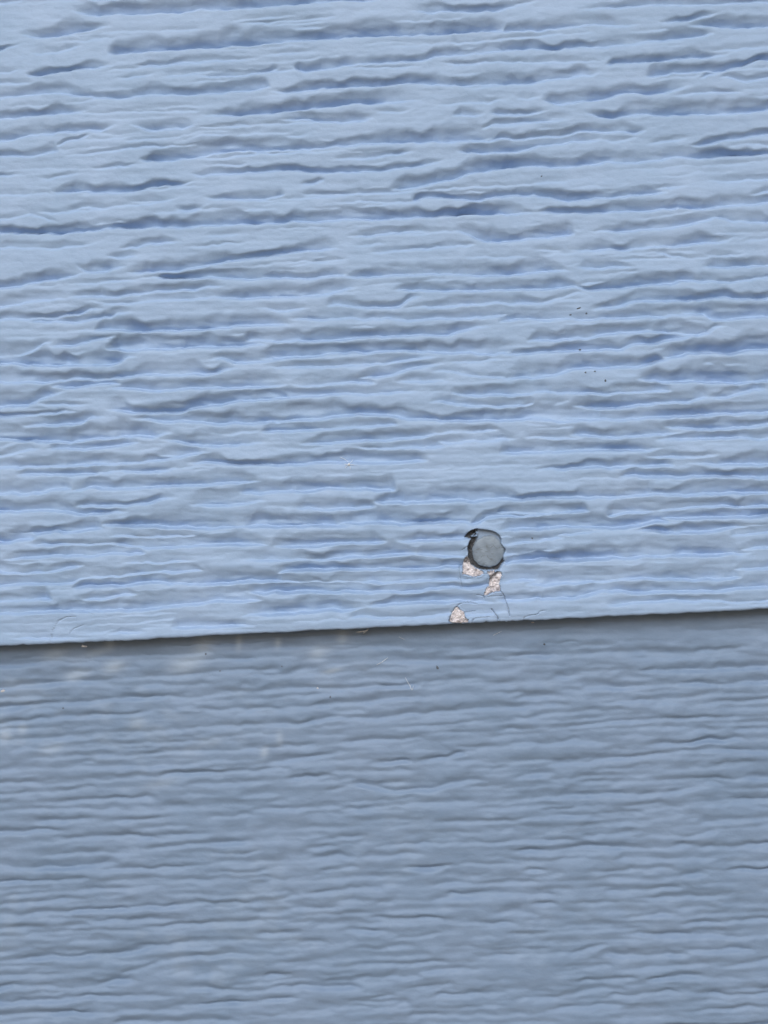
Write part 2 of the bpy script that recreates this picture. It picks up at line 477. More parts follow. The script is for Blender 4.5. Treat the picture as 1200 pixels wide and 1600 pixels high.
25 .7 680,510 850,500 1000,490 1200,485
30 .6 150,540 250,534 350,528
32 .7 600,610 750,605 900,590 1050,575 1200,565
38 .8 60,668 200,660 380,655 450,650 600,635 700,615
32 .6 -20,740 0,740 200,735 400,725
32 .6 600,720 720,680 850,655 1000,650 1200,640
25 .5 800,720 900,715 1000,712
38 .75 -20,805 0,800 150,790 300,800 450,790 560,765
38 .7 880,800 1050,800 1200,800
38 .75 -20,872 0,870 200,862 400,850 550,850 750,830
38 .7 800,880 950,880 1100,870 1200,860
30 .6 250,920 400,920 500,905 700,910 800,900
T 400 1280
25 .85 360,92 420,95 500,80
28 .7 240,138 310,136 380,128
25 .6 630,42 690,38 750,30
25 .6 840,22 1000,20 1200,15
22 .5 720,70 900,65 1100,58
22 .65 600,125 800,120 1000,110 1200,105
28 .7 520,178 650,172 760,165
24 .5 -20,206 0,205 150,200 300,190 420,180
28 .7 300,240 380,238 450,228
35 .8 690,230 760,240 850,235 920,222
28 .65 490,280 600,275 690,262
28 .65 850,275 950,275 1050,260 1120,245
22 .5 -20,296 0,295 150,290 260,280
30 .75 180,355 300,350 420,330 560,318
32 .75 -20,396 0,395 100,385 180,360
28 .75 910,355 1000,358 1200,345
28 .55 560,395 600,394 640,390
24 .5 1120,305 1200,305 1260,300
28 .6 540,470 650,470 750,465 900,460
25 .6 -20,442 0,440 100,440 150,432
25 .5 150,485 230,483 300,480
35 .85 -20,550 0,548 100,545 200,535
35 .9 410,530 460,538 560,535 620,528
25 .6 680,560 800,550 900,535
28 .75 950,490 1100,490 1200,485
25 .6 1110,450 1200,440 1260,435
28 .6 180,580 260,580 350,578
28 .6 450,615 600,612 720,600
25 .8 1110,640 1200,640 1260,632
30 .6 100,670 250,668 350,655
32 .55 450,695 500,685 700,688 900,680
30 .85 20,748 80,748 170,732
35 .75 450,750 560,752 740,740
30 .65 60,800 250,795 450,795
22 .7 680,790 780,788 900,775
30 .7 850,825 1000,825 1150,815
28 .75 500,845 580,840 660,828
28 .6 0,860 100,856 200,850
30 .6 520,900 620,890 700,870
26 .5 150,905 300,905 420,890
T 800 1280
28 .7 370,85 430,80 560,70 620,60
28 .65 740,80 850,80 920,60
25 .6 -20,101 0,100 150,95 300,90
32 .75 60,155 200,155 350,135 500,135 650,135 820,130
35 .8 900,135 1050,135 1200,120
28 .75 500,185 650,190 800,185 950,182
24 .5 -20,195 0,195 200,195 330,188
28 .9 60,245 110,245 150,240
28 .75 370,250 500,245 560,230
35 .6 440,280 550,275 620,262
25 .75 780,270 850,270 900,258
35 .8 1040,240 1200,240 1260,236
28 .7 480,340 650,330 760,325
40 .7 600,380 750,378 850,375 1000,365
25 .7 280,405 400,402 500,395
30 .8 110,400 150,412 200,405
35 .7 500,465 600,460 700,450 800,445
24 .5 0,450 60,450 120,448
40 .75 870,490 1000,490 1100,480 1200,475
26 .5 0,510 300,510 450,500
35 .65 600,545 850,545 1050,560 1200,550
32 .7 -20,636 0,635 100,635 250,635 350,620 450,590
40 .75 440,640 520,655 650,650 800,630
30 .6 800,625 950,625 1100,615
25 .6 200,725 320,715 420,690
28 .65 780,690 860,686 920,680
28 .6 950,690 1050,685 1200,675
30 .75 280,765 400,762 550,745
30 .75 650,755 780,750 920,735
32 .75 -20,846 0,845 200,840 350,820 480,805
34 .7 480,830 560,835 650,820 800,815
30 .7 850,825 1050,825 1200,815
30 .55 150,885 350,885 500,880
30 .55 750,905 1000,900 1200,885
"""
RU0, RV0, RW, RH = -500, -420, 2200, 2440          # the relief raster, one photo pixel (0.146 mm) per cell
MM = 1e-3
def gblur(a, sx, sy):
    fx = np.fft.rfftfreq(a.shape[1]); fy = np.fft.fftfreq(a.shape[0])
    g = np.exp(-2 * math.pi ** 2 * ((sx * fx)[None, :] ** 2 + (sy * fy)[:, None] ** 2))
    return np.fft.irfft2(np.fft.rfft2(a) * g, s=a.shape)
def unit_noise(h, w, sx, sy):
    a = gblur(rng.standard_normal((h, w)), sx, sy)
    return a / a.std()
def noise1(n, s):
    a = rng.standard_normal(n + 8 * int(s) + 8); k = np.exp(-0.5 * (np.arange(-3 * int(s) - 1, 3 * int(s) + 2) / s) ** 2)
    a = np.convolve(a, k / np.sqrt((k ** 2).sum()), 'same')
    return a[4 * int(s):4 * int(s) + n]
def smooth(t):
    t = np.clip(t, 0, 1); return t * t * (3 - 2 * t)
DEPTH = 1.85                                         # mm, deepest grooves
G = np.zeros((RH, RW), np.float32)                   # carved depth in mm (positive = into the board)
NOSE = np.zeros((RH, RW), np.float32)
def carve(pts, w, d, soft=1.0):
    pts = np.array(pts, float); x0, x1 = math.floor(pts[0, 0]), math.ceil(pts[-1, 0])
    xs = np.arange(x0, x1 + 1); n = len(xs)
    if n < 6: return
    y = np.interp(xs, pts[:, 0], pts[:, 1])
    k = max(3, min(15, n // 6)); ker = np.hanning(2 * k + 1); ker /= ker.sum()
    y = np.convolve(np.pad(y, k, 'reflect', reflect_type='odd'), ker, 'valid')
    y = y + 0.8 * noise1(n, 30) + 0.65 * noise1(n, 9) + 0.5 * noise1(n, 3.5)
    La, Lb = (min(random.uniform(12, 75), 0.4 * n) for _ in (0, 1)); t = smooth((xs - x0) / La) * smooth((x1 - xs) / Lb)
    wd = w * (0.45 + 0.55 * t) * np.clip(1 + 0.20 * noise1(n, 28) + 0.13 * noise1(n, 8), 0.45, 1.7)
    D = d * t * np.clip(1 + 0.18 * noise1(n, 25) + 0.08 * noise1(n, 6), 0.4, 1.5) * DEPTH * (w / 14.0) ** 0.8
    ya, yb = int(y.min() - w * 2.2) - 3, int(y.max()) + 24
    c0, c1 = max(0, x0 - RU0), min(RW, x1 + 1 - RU0); r0, r1 = max(0, ya - RV0), min(RH, yb - RV0)
    if c1 <= c0 or r1 <= r0: return
    sl = slice(c0 - (x0 - RU0), c1 - (x0 - RU0))
    dd = y[None, sl] - (np.arange(r0, r1) + RV0)[:, None]
    s = dd / wd[None, sl]
    tt = np.clip(1 - s / 1.2, 0, 1)
    up = np.where(tt < .35, tt ** 2 / .7, .175 + tt - .35) / .825
    lip = np.clip(1 + dd / (2.3 * soft), 0, 1)
    g = np.where(dd >= 0, np.clip(up, 0, 1), lip) * D[None, sl]
    G[r0:r1, c0:c1] = np.maximum(G[r0:r1, c0:c1], g)
    nb = np.exp(-((dd + 7.5) / 5.5) ** 2) * D[None, sl] * 0.05
    NOSE[r0:r1, c0:c1] = np.maximum(NOSE[r0:r1, c0:c1], nb)
o = (0, 0); TR = []
for ln in GROOVES.strip().splitlines():
    p = ln.split()
    if p[0] == 'T': o = (float(p[1]), float(p[2])); continue
    TR.append(([(o[0] + float(q.split(',')[0]) / 3, o[1] + float(q.split(',')[1]) / 3) for q in p[2:]], float(p[0]) / 3, float(p[1])))
def grain_slope(v): return math.tan(radians(3.79 - 1.15e-3 * v))
def edge_v(u): return 1010 - 57 * u / 1200
for pts, w, d in TR:
    low = pts[0][1] > edge_v(pts[0][0])
    if pts[-1][0] > 1185: q = random.uniform(40, 220); pts = pts + [(pts[-1][0] + q, pts[-1][1] - grain_slope(pts[-1][1]) * q)]
    if pts[0][0] < 15: q = random.uniform(40, 220); pts = [(pts[0][0] - q, pts[0][1] + grain_slope(pts[0][1]) * q)] + pts
    if low:                                           # the lower board is pressed more shallowly, its lines run on longer
        (xa, ya), (xb, yb) = pts[0], pts[-1]; e = 10 + 0.08 * (xb - xa); gs = grain_slope(ya)
        pts = [(xa - e, ya + gs * e)] + pts + [(xb + e, yb - gs * e)]
    elif pts[0][1] > 430:                             # near the lap the lines run on into each other
        (xa, ya), (xb, yb) = pts[0], pts[-1]; e = 24; gs = grain_slope(ya)
        pts = [(xa - e, ya + gs * e)] + pts + [(xb + e, yb - gs * e)]
    carve(pts, w * (0.9 if low else 1 + 0.4 * float(smooth((pts[0][1] - 400) / 200))), d * (0.80 if low else 1.0))
for k in range(2600):                                # the fine grain between the large grooves, and all of it beyond the picture
    u, v = random.uniform(RU0, RU0 + RW - 60), random.uniform(RV0, RV0 + RH)
    big = not (-40 < u < 1190 and 0 < v < 1600)
    L = random.uniform(40, 190) if not big else random.uniform(120, 520)
    L = L * 1.5 if not big else L
    w = random.uniform(5, 9) if not big else random.uniform(10, 17) * (1 if v < 700 else 0.7)
    d = random.uniform(.10, .34) if not big else random.uniform(.4, .9)
    if big and random.random() < 0.72: continue
    if big and u < -40 and 0 < v < 1600:
        L = min(L, -25 - u)
        if L < 60: continue
    if not big and random.random() < (0.2 if v > 500 else 0.6): continue
    
    n = 5; sl = grain_slope(v) + random.gauss(0, .008)
    if not big and 450 < v < 1000: d *= .5
    carve([(u + L * q / n, v - sl * L * q / n + random.gauss(0, 1.2)) for q in range(n + 1)], w, d)
for k in range(430):                                 # long shallow lines of the lower board
    u, v = random.uniform(-150, 1200), random.uniform(1010, 1640)
    L = random.uniform(60, 240); sl = grain_slope(v) + random.gauss(0, .008)
    if v < edge_v(u + L / 2) + 25: continue
    carve([(u + L * q / 6, v - sl * L * q / 6 + random.gauss(0, .8)) for q in range(7)], random.uniform(8, 13), random.uniform(.12, .34))
G *= np.clip(1 + 0.12 * unit_noise(RH, RW, 34, 5) + 0.06 * unit_noise(RH, RW, 9, 2.5), 0.3, 1.6)
base = -G + NOSE
wv = 0.8 * unit_noise(RH, RW, 45, 9) + 0.3 * unit_noise(RH, RW, 8, 4)          # the lines wander a little
jj, ii = np.meshgrid(np.arange(RH), np.arange(RW), indexing='ij')
q = np.clip(jj + wv, 0, RH - 1.001); j0 = q.astype(int); f = q - j0
base = base[j0, ii] * (1 - f) + base[j0 + 1, ii] * f
H = gblur(base, 0.6, 0.5)
env = 0.5 + 0.5 * smooth((np.arange(RH) + RV0) / 700)[:, None]
H += 0.045 * unit_noise(RH, RW, 60, 5.0) * env + 0.022 * unit_noise(RH, RW, 40, 2.0) * env + 0.012 * unit_noise(RH, RW, 9, 2.0) * env
H += 0.018 * unit_noise(RH, RW, 6, 2.6) + 0.045 * unit_noise(RH, RW, 24, 4.5) * smooth((np.arange(RH) + RV0 - 300) / 300)[:, None]
H += 0.022 * unit_noise(RH, RW, 26, 14) + 0.007 * unit_noise(RH, RW, 2.2, 1.6) + 0.06 * unit_noise(RH, RW, 120, 30)
# slight upright dents pressed across the grain of the lower board
low_mask = smooth((np.arange(RH)[:, None] + RV0 - edge_v(np.arange(RW) + RU0)[None, :]) / 60)
H = H * (1 - low_mask) + low_mask * gblur(H, 2.9, 1.8) * 1.2
H += low_mask * (0.10 * unit_noise(RH, RW, 12, 8) + 0.03 * unit_noise(RH, RW, 5, 4))
H = (H * MM).astype(np.float32)
CHALK = np.clip(unit_noise(RH, RW, 9, 6) * 0.6 + unit_noise(RH, RW, 60, 50) * 0.6 - 0.55, 0, 1.2)
uu = np.arange(RW) + RU0; vv = np.arange(RH) + RV0
CHALK *= low_mask * (0.35 + 0.65 * smooth((750 - uu) / 700))[None, :] * 0.10
for u, v, ru, rv, a in ((318, 1008, 14, 16, .30), (290, 1038, 26, 14, .28), (150, 1020, 20, 6, .22), (178, 1042, 16, 10, .30), (85, 1022, 18, 9, .25),
                        (120, 1055, 20, 8, .25), (212, 1132, 12, 10, .30), (34, 1140, 8, 9, .40), (172, 1005, 8, 9, .3), (373, 1003, 5, 12, .3),
                        (434, 1005, 5, 8, .3), (535, 995, 8, 10, .3), (497, 1020, 14, 10, .25), (80, 1170, 18, 9, .3), (330, 1160, 18, 8, .25),
                        (413, 1176, 6, 8, .5), (520, 1048, 14, 4, .3), (437, 1154, 6, 12, .35), (8, 1148, 10, 12, .4), (250, 1225, 25, 8, .25)):
    CHALK += (a * (1.5 if v < 1065 else 0.8) * np.exp(-((uu[None, :] - u) / ru) ** 2 - ((vv[:, None] - v + 0.2 * (uu[None, :] - u)) / rv) ** 2))
CHALK = np.clip(CHALK + 0.0, 0, 0.6).astype(np.float32)
LAP_SHADE = (np.clip(0.09 * np.exp(-np.clip((vv[:, None] - edge_v(uu)[None, :]), 0, 999) / 26.0) * (0.8 + 0.35 * unit_noise(RH, RW, 22, 7)), 0, .6)
         * (vv[:, None] > edge_v(uu)[None, :] - 3)).astype(np.float32)  # shade below the lap painted in, fading downwards
def sample(A, u, v):
    u = np.asarray(u, float) - RU0; v = np.asarray(v, float) - RV0
    pu, pv = 2 * (RW - 1), 2 * (RH - 1)
    u = np.abs((u + (RW - 1)) % pu - (RW - 1)); v = np.abs((v + (RH - 1)) % pv - (RH - 1))
    i = np.clip(u.astype(int), 0, RW - 2); j = np.clip(v.astype(int), 0, RH - 2); a = u - i; b = v - j
    return (A[j, i] * (1 - a) + A[j, i + 1] * a) * (1 - b) + (A[j + 1, i] * (1 - a) + A[j + 1, i + 1] * a) * b

# ------------------------------------------------------------------ board planes and the pixel <-> board mapping used to read the wall off the photo
TILT = tan(radians(2.05)); COURSE = 0.165; BOARD_H = 0.190
def plane_y(z, k=0):                                   # k = 0 the upper board, 1 the next one down
    return (z + COURSE * k) * TILT
def proj(x, y, z):
    dx, dy, dz = x - CPOS[0], y - CPOS[1], z - CPOS[2]
    w = dx * CF[0] + dy * CF[1] + dz * CF[2]
    return 600 + FPX * (dx * CR[0] + dy * CR[1] + dz * CR[2]) / w, 800 - FPX * (dx * CU[0] + dy * CU[1] + dz * CU[2]) / w
def at(u, v, k=0, off=0.0):                            # pixel -> point on the face of board k, `off` metres proud of it
    ray = CF * FPX + CR * (u - 600) - CU * (v - 800)
    t = (COURSE * k * TILT + CPOS[2] * TILT - CPOS[1]) / (ray[1] - TILT * ray[2])
    p = CPOS + t * ray; p[1] -= off; return p
PX = DIST / FPX

# ------------------------------------------------------------------ damage round the nail (photo pixels)
def P12(s): return [(710 + float(a) / 12, 810 + float(b) / 12) for a, b in (q.split(',') for q in s.split())]
def P10(s): return [(690 + float(a) / 10, 900 + float(b) / 10) for a, b in (q.split(',') for q in s.split())]
def P6(s, x=660, y=790): return [(x + float(a) / 6, y + float(b) / 6) for a, b in (q.split(',') for q in s.split())]
HOLE = P12('180,362 250,275 330,215 420,190 520,200 600,208 690,225 780,255 840,310 890,385 880,470 920,530 962,580 965,620 940,670 920,720 928,770 950,815 900,870 870,915 850,960 790,985 700,978 600,985 520,975 450,962 400,935 350,900 300,880 265,800 255,720 262,640 240,560 262,500 280,440 310,395 240,375')
NAIL_C, NAIL_R = (763.4, 862.0), 25.4
CHIPS = [P12('165,870 185,790 205,740 240,715 275,780 300,870 400,940 540,1000 550,1030 480,1080 360,1100 230,1060 150,1050'),
         P12('615,1000 690,985 765,985 745,1045 700,1062 655,1062 620,1035'),
         P10('740,-20 750,40 750,100 747,165 700,185 688,215 660,305 700,312 760,275 830,248 922,246 915,190 905,110 920,60 945,-10 930,-60 880,-75 800,-40'),
         P10('120,690 130,640 180,560 220,490 250,482 290,530 350,570 365,620 375,660 440,698 430,722 300,738 140,722')]
CRACKS = [(P10('220,490 280,440 350,415 450,412 560,437'), .8), (P10('120,690 118,660 150,600 220,490'), .8), (P10('940,250 980,310 1010,400 1040,500 1065,620'), .9),
          (P10('780,520 830,580 870,630 885,670 880,730'), 1.0), (P10('490,690 530,660 600,650 740,640'), .6),
          (P10('550,295 600,305 650,315 672,350'), .7), (P10('660,325 740,325 840,312 960,316'), .5), (P10('350,572 440,565 520,552'), .5),
          (P6('345,570 350,640 358,700 376,770'), .45), (P6('950,1052 1000,1032 1080,1020'), .6), (P6('1080,1015 1100,992 1150,980'), .5),
          (P6('370,420 420,385 450,400'), .6), (P6('330,690 420,690 520,672'), .35), (P6('340,580 380,560'), .5),
          (P6('110,380 130,270 190,180 260,145 350,140', 60, 940), .6), (P6('290,300 330,255 420,220', 60, 940), .5), (P6('470,108 520,118', 60, 940), .3)]
def seg_dist(u, v, pts, closed=False):
    pts = np.array(pts); best = np.full(u.shape, 1e9)
    m = len(pts) if closed else len(pts) - 1
    for i in range(m):
        a, b = pts[i], pts[(i + 1) % len(pts)]; ab = b - a
        t = np.clip(((u - a[0]) * ab[0] + (v - a[1]) * ab[1]) / max(1e-9, ab @ ab), 0, 1)
        best = np.minimum(best, np.hypot(u - a[0] - t * ab[0], v - a[1] - t * ab[1]))
    return best
def inside(u, v, pts):
    r = np.zeros(u.shape, bool); n = len(pts)
    for i in range(n):
        (x1, y1), (x2, y2) = pts[i], pts[(i + 1) % n]
        c = (y1 > v) != (y2 > v)
        if abs(y2 - y1) < 1e-12: continue
        r ^= c & (u < (x2 - x1) * (v - y1) / (y2 - y1) + x1)
    return r
def sdist(u, v, pts):
    return np.where(inside(u, v, pts), 1, -1) * seg_dist(u, v, pts, True)
def wob(u, v, f=1.0, ph=0.0):                           # ragged outline
    return (np.sin(u * 1.7 * f + 2.1 * np.sin(v * 0.9 * f + ph)) + np.sin(v * 2.3 * f + 1.7 * np.sin(u * 1.1 * f - ph)) + 0.6 * np.sin((u + v) * 4.1 * f + ph)) / 2.6

def damage(u, v, h):
    """h: relief in metres at photo pixels (u, v) of the upper board -> relief and the bare-core mask"""
    bare = np.zeros_like(h)
    for poly in CHIPS:
        m = seg_box(u, v, poly, 8)
        if not m.any(): continue
        s = sdist(u[m], v[m], poly) + 1.1 * wob(u[m], v[m], .8)
        t = smooth((s + 0.3) / 1.0)
        rim = np.exp(-((s + 1.6) / 1.3) ** 2) * 0.12 * MM       # paint film curling up at the rim
        h[m] = h[m] * (1 - t) + t * (-0.95 * MM) + rim * (1 - t)
        bare[m] = np.maximum(bare[m], t)
    for pts, s0 in CRACKS:
        m = seg_box(u, v, pts, 6)
        if not m.any(): continue
        d = seg_dist(u[m] + 0.5 * wob(u[m], v[m], .6), v[m] + 0.5 * wob(v[m], u[m], .6), pts)
        t = np.exp(-(d / (0.6 + 0.35 * s0)) ** 2)
        h[m] -= 0.34 * MM * s0 * t
        bare[m] = np.maximum(bare[m], 0.75 * s0 * np.exp(-(d / 0.6) ** 2))
    m = seg_box(u, v, HOLE, 12)
    if m.any():
        U, V = u[m], v[m]
        s = sdist(U, V, HOLE) + 0.55 * wob(U, V, .9, 1.3)
        right_top = smooth((U - 741) / 8) * smooth((858 - V) / 14)  # where paint still bridges softly down on to the head
        rampw = 1.3 + 1.6 * right_top
        t = smooth((s + 0.4) / rampw)
        floor = -(1.95 + 0.25 * wob(U, V, 1.3, .4) + 0.2 * wob(V, U, 2.6)) * MM * (1 - right_top) - 1.35 * MM * right_top
        lip = np.exp(-((s + 2.5) / 2.5) ** 2) * 0.05 * MM
        hh = h[m]
        h[m] = hh * (1 - t) + t * floor + lip * (1 - t)
        bare[m] = np.maximum(bare[m], smooth((s - 0.2) / 1.2) * (1 - .65 * right_top))
        fl = sdist(U, V, P12('300,340 360,300 425,245 450,270 432,345 330,362'))      # a flake of paint left in the upper left corner
        tf = smooth((fl + .3) / .9); h[m] = np.where(tf > 0, np.maximum(h[m], h[m] * (1 - tf) + tf * (-0.7 * MM)), h[m])
        bare[m] *= 1 - 0.75 * tf
        cr = seg_dist(U, V, P12('372,262 400,300 385,318')); bare[m] = np.maximum(bare[m], np.exp(-(cr / 1.1) ** 2))
        h[m] -= 1.2 * MM * np.exp(-(cr / 1.2) ** 2)
        clump = np.clip(wob(U * 1.9, V * 1.7, 1.0, 2.2), 0, 1) * smooth(s / 1.5) * (1 - right_top)
        h[m] += clump * 0.9 * MM                                                       # crumbs of core in the gap
    return h, bare
def seg_box(u, v, pts, pad):
    p = np.array(pts); a, b = p.min(0) - pad, p.max(0) + pad
    return (u > a[0]) & (u < b[0]) & (v > a[1]) & (v < b[1])

# ------------------------------------------------------------------ building helpers
def mesh_obj(name, V, F, mat, parent=None, attr=None, smooth_shade=True):
    me = bpy.data.meshes.new(name); V = np.asarray(V, np.float32); F = np.asarray(F, np.int32)
    k = F.shape[1]
    me.vertices.add(len(V)); me.vertices.foreach_set('co', V.ravel())
    me.loops.add(F.size); me.loops.foreach_set('vertex_index', F.ravel())
    me.polygons.add(len(F)); me.polygons.foreach_set('loop_start', np.arange(0, F.size, k, dtype=np.int32))
    me.update(calc_edges=True)
    if attr is not None:
        ca = me.color_attributes.new('wear_shade', 'FLOAT_COLOR', 'POINT')
        a = np.ones((len(V), 4), np.float32); a[:, :3] = attr; ca.data.foreach_set('color', a.ravel())
    if smooth_shade: me.polygons.foreach_set('use_smooth', np.ones(len(F), bool))
    me.materials.append(mat); me.validate()
    ob = bpy.data.objects.new(name, me); C.objects.link(ob)
    if parent is not None: ob.parent = parent
    return ob
def grid_faces(nr, nc):
    i = np.arange(nr * nc).reshape(nr, nc)
    return np.stack([i[:-1, :-1], i[1:, :-1], i[1:, 1:], i[:-1, 1:]], -1).reshape(-1, 4)
def spaced(a, b, fn):
    r = [a]
    while r[-1] < b: r.append(r[-1] + fn(r[-1]))
    return np.array(r)
def tag(o, label, cat, group=None):
    o['label'] = label; o['category'] = cat
    if group: o['group'] = group
HALF = 0.62
def col_step(x):
    u = 600 + (x - 0.0015) / PX
    if 692 < u < 832: return 0.10 * MM
    if 60 < u < 165: return 0.16 * MM
    if -60 < u < 1260: return 0.34 * MM
    if -420 < u < 1620: return 0.9 * MM
    return 4 * MM
XS_TOP = spaced(-HALF, HALF, col_step)
XS_LOW = spaced(-HALF, HALF, lambda x: 0.36 * MM if abs(x) < .108 else (0.9 * MM if abs(x) < .15 else 4 * MM))
XS_FAR = spaced(-HALF, HALF, lambda x: 3 * MM)

def build_board(k, xs, zs_fn, detail, du=0, dv=0):
    """one lap siding board: pressed face, rounded lower edge, underside and back"""
    z0 = -COURSE * k
    zf = spaced(z0 + 0.0009, z0 + BOARD_H, zs_fn)[::-1]
    X, Z = np.meshgrid(xs, zf)
    Y = plane_y(Z, k)
    u, v = proj(X, Y, Z)
    h = sample(H, u + du, v + dv)
    # lap: the part tucked under the board above stays flat
    h = h * np.clip((z0 + COURSE + 0.006 - Z) / 0.004, 0, 1) if k > 0 else h
    wear_shade = np.zeros(X.shape + (3,), np.float32)
    if detail == 'upper': h, wear_shade[..., 0] = damage(u, v, h)
    if detail == 'lower':
        wear_shade[..., 1] = sample(CHALK, u, v); wear_shade[..., 2] = sample(LAP_SHADE, u, v)
    Yf = Y - h
    # lower edge: rounded over, slightly uneven, then back under
    e = sample(H, u[-1] + du + 400, v[-1] + dv - 130); e = e - e.mean()
    jag = np.convolve(np.random.default_rng(3 + k).standard_normal(len(xs)), np.hanning(9) / 3, 'same')
    drop = (0.18 * e + 0.00007 * jag)
    rn = np.random.default_rng(40 + k)
    for _ in range(26): drop += rn.uniform(.00004, .00016) * np.exp(-((xs - rn.uniform(-.13, .13)) / rn.uniform(.0003, .0016)) ** 2)
    if detail == 'upper':
        eu = u[-1]
        for cu, cw, cdp in ((716, 13, .00016), (778, 4, .00010), (76, 5, .00012), (820, 8, .00010), (140, 8, .00008)):
            drop += cdp * np.exp(-((eu - cu) / cw) ** 2)
    rowsY, rowsZ, rowsW = [Yf], [Z], [wear_shade]
    for dy, dz in ((0.00005, 0.00050), (0.00025, 0.00022), (0.00055, 0.00006), (0.0011, 0.0), (0.0035, 0.00003), (0.0058, 0.0)):
        zz = np.full(len(xs), z0 + dz) + drop * (1 if dy < .002 else .3)
        yy = plane_y(np.full(len(xs), z0), k) + dy - h[-1] * max(0, 1 - dy / .0008)
        w = np.zeros((1, len(xs), 3), np.float32)
        if detail == 'lower' or dy > .0008: w[..., 2] = .12  # lap shade painted on to the underside as well
        rowsY.append(yy[None]); rowsZ.append(zz[None]); rowsW.append(w)
    zt = z0 + BOARD_H
    rowsY.append(np.full((1, len(xs)), plane_y(zt, k) + 0.0058)); rowsZ.append(np.full((1, len(xs)), zt)); rowsW.append(np.zeros((1, len(xs), 3), np.float32))
    Yall = np.concatenate(rowsY); Zall = np.concatenate(rowsZ); Wall = np.concatenate(rowsW)
    V = np.stack([np.broadcast_to(xs, Yall.shape), Yall, Zall], -1).reshape(-1, 3)
    return mesh_obj('siding_board', V, grid_faces(*Yall.shape), M_SHADED if detail == 'lower' else M_PAINT, wall, Wall.reshape(-1, 3))

# ------------------------------------------------------------------ setting
gr = mesh_obj('ground', [(-150, -150, -1.25), (150, -150, -1.25), (150, 150, -1.25), (-150, 150, -1.25)], [(0, 1, 2, 3)], M_GROUND, smooth_shade=False)
gr['kind'] = 'structure'

# ------------------------------------------------------------------ the wall
wall = bpy.data.objects.new('house_wall', None); C.objects.link(wall)
tag(wall, 'blue grey lap siding wall with embossed wood grain and a popped nail', 'wall')
def z_upper(z):
    v = 985 - z / PX * 1.0
    if z < 0.0265: return 0.10 * MM
    return 0.18 * MM
upper = build_board(0, XS_TOP, z_upper, 'upper')
upper['label'] = 'upper siding board, bright in the sky light, nail hole and chipped paint near its lower edge'
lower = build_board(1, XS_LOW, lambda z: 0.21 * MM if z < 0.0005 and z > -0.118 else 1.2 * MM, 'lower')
lower['label'] = 'lower siding board in the shade of the board above, scuffed'
for k, du, dv in ((-1, 700, 900), (2, 300, -500), (3, -600, 250), (-2, 150, 400)):
    build_board(k, XS_FAR, lambda z: 1.0 * MM, None, du, dv)
sh_y = 0.0220
V = [(x, y, z) for x in (-HALF - .03, HALF + .03) for y in (sh_y, sh_y + .012) for z in (-1.25, .9)]
mesh_obj('sheathing', V, [(0, 1, 5, 4), (2, 6, 7, 3), (0, 2, 3, 1), (4, 5, 7, 6), (1, 3, 7, 5), (0, 4, 6, 2)], M_SHEATH, wall, smooth_shade=False)

# nail: a slightly dished, painted head with a short shank, set a little below the face
def nail():
    c = at(*NAIL_C, 0, -0.0009); n_ax = np.array([0, -1.0, TILT + 0.03]); n_ax /= np.linalg.norm(n_ax)
    ax = np.array([1., 0, 0]); ay = np.cross(n_ax, ax); ay = ay / np.linalg.norm(ay); ay = ay if ay[2] > 0 else -ay
    R = NAIL_R * PX
    prof = [(0.0, .00006), (.25, .00008), (.5, .00009), (.7, .00006), (.85, .00000), (.94, -.00009), (.985, -.00022), (1.0, -.0004), (.99, -.0008), (.5, -.0014), (.42, -.0022), (.42, -.009), (0.0, -.0095)]
    seg = 56; V = []
    for r, d in prof:
        for s in range(seg):
            a = 2 * math.pi * s / seg
            rr = R * r * (1 + 0.018 * sin(2 * a + .5) + 0.014 * sin(5 * a + 1.2) + 0.012 * sin(11 * a) + .01 * sin(17 * a + 2))
            x, y = rr * cos(a), rr * sin(a)
            dd = d + (0.00003 * sin(2600 * x + 900 * y) + .00002 * sin(4100 * y - 1500 * x)) * (1 if d > -.0003 else 0)
            V.append(c + ax * x + ay * y + n_ax * dd)
    F = [(i * seg + s, i * seg + (s + 1) % seg, (i + 1) * seg + (s + 1) % seg, (i + 1) * seg + s) for i in range(len(prof) - 1) for s in range(seg)]
    ob = mesh_obj('nail_head', V, F, M_NAIL, upper)
    ob['label'] = 'round grey painted nail head sunk in a ragged hole'
    return ob, c, ax, ay, n_ax
nail_ob, NC, NAX, NAY, NN = nail()
# a hairline split and a lumpy blister in the paint on the head
def ribbon(name, pts3, half, mat, parent=None, lift=None, taper=True):
    """a thin round strand through the points"""
    pts = np.array(pts3); n = len(pts); V = []; seg = 6
    for i, p in enumerate(pts):
        t = pts[min(n - 1, i + 1)] - pts[max(0, i - 1)]; t = t / np.linalg.norm(t)
        a = np.cross(t, [0, 1., 0.01]); a /= np.linalg.norm(a); b = np.cross(t, a)
        r = half * (1 if not taper else (0.35 + 0.65 * sin(math.pi * (i + .5) / n)))
        for s in range(seg):
            q = 2 * math.pi * s / seg; V.append(p + r * (a * cos(q) + b * sin(q)))
    F = [(i * seg + s, i * seg + (s + 1) % seg, (i + 1) * seg + (s + 1) % seg, (i + 1) * seg + s) for i in range(n - 1) for s in range(seg)]
    V += [pts[0], pts[-1]]; m = len(V)
    F4 = F + [(m - 2, (s + 1) % seg, s, s) for s in range(0)]
    return mesh_obj(name, V, F4, mat, parent)

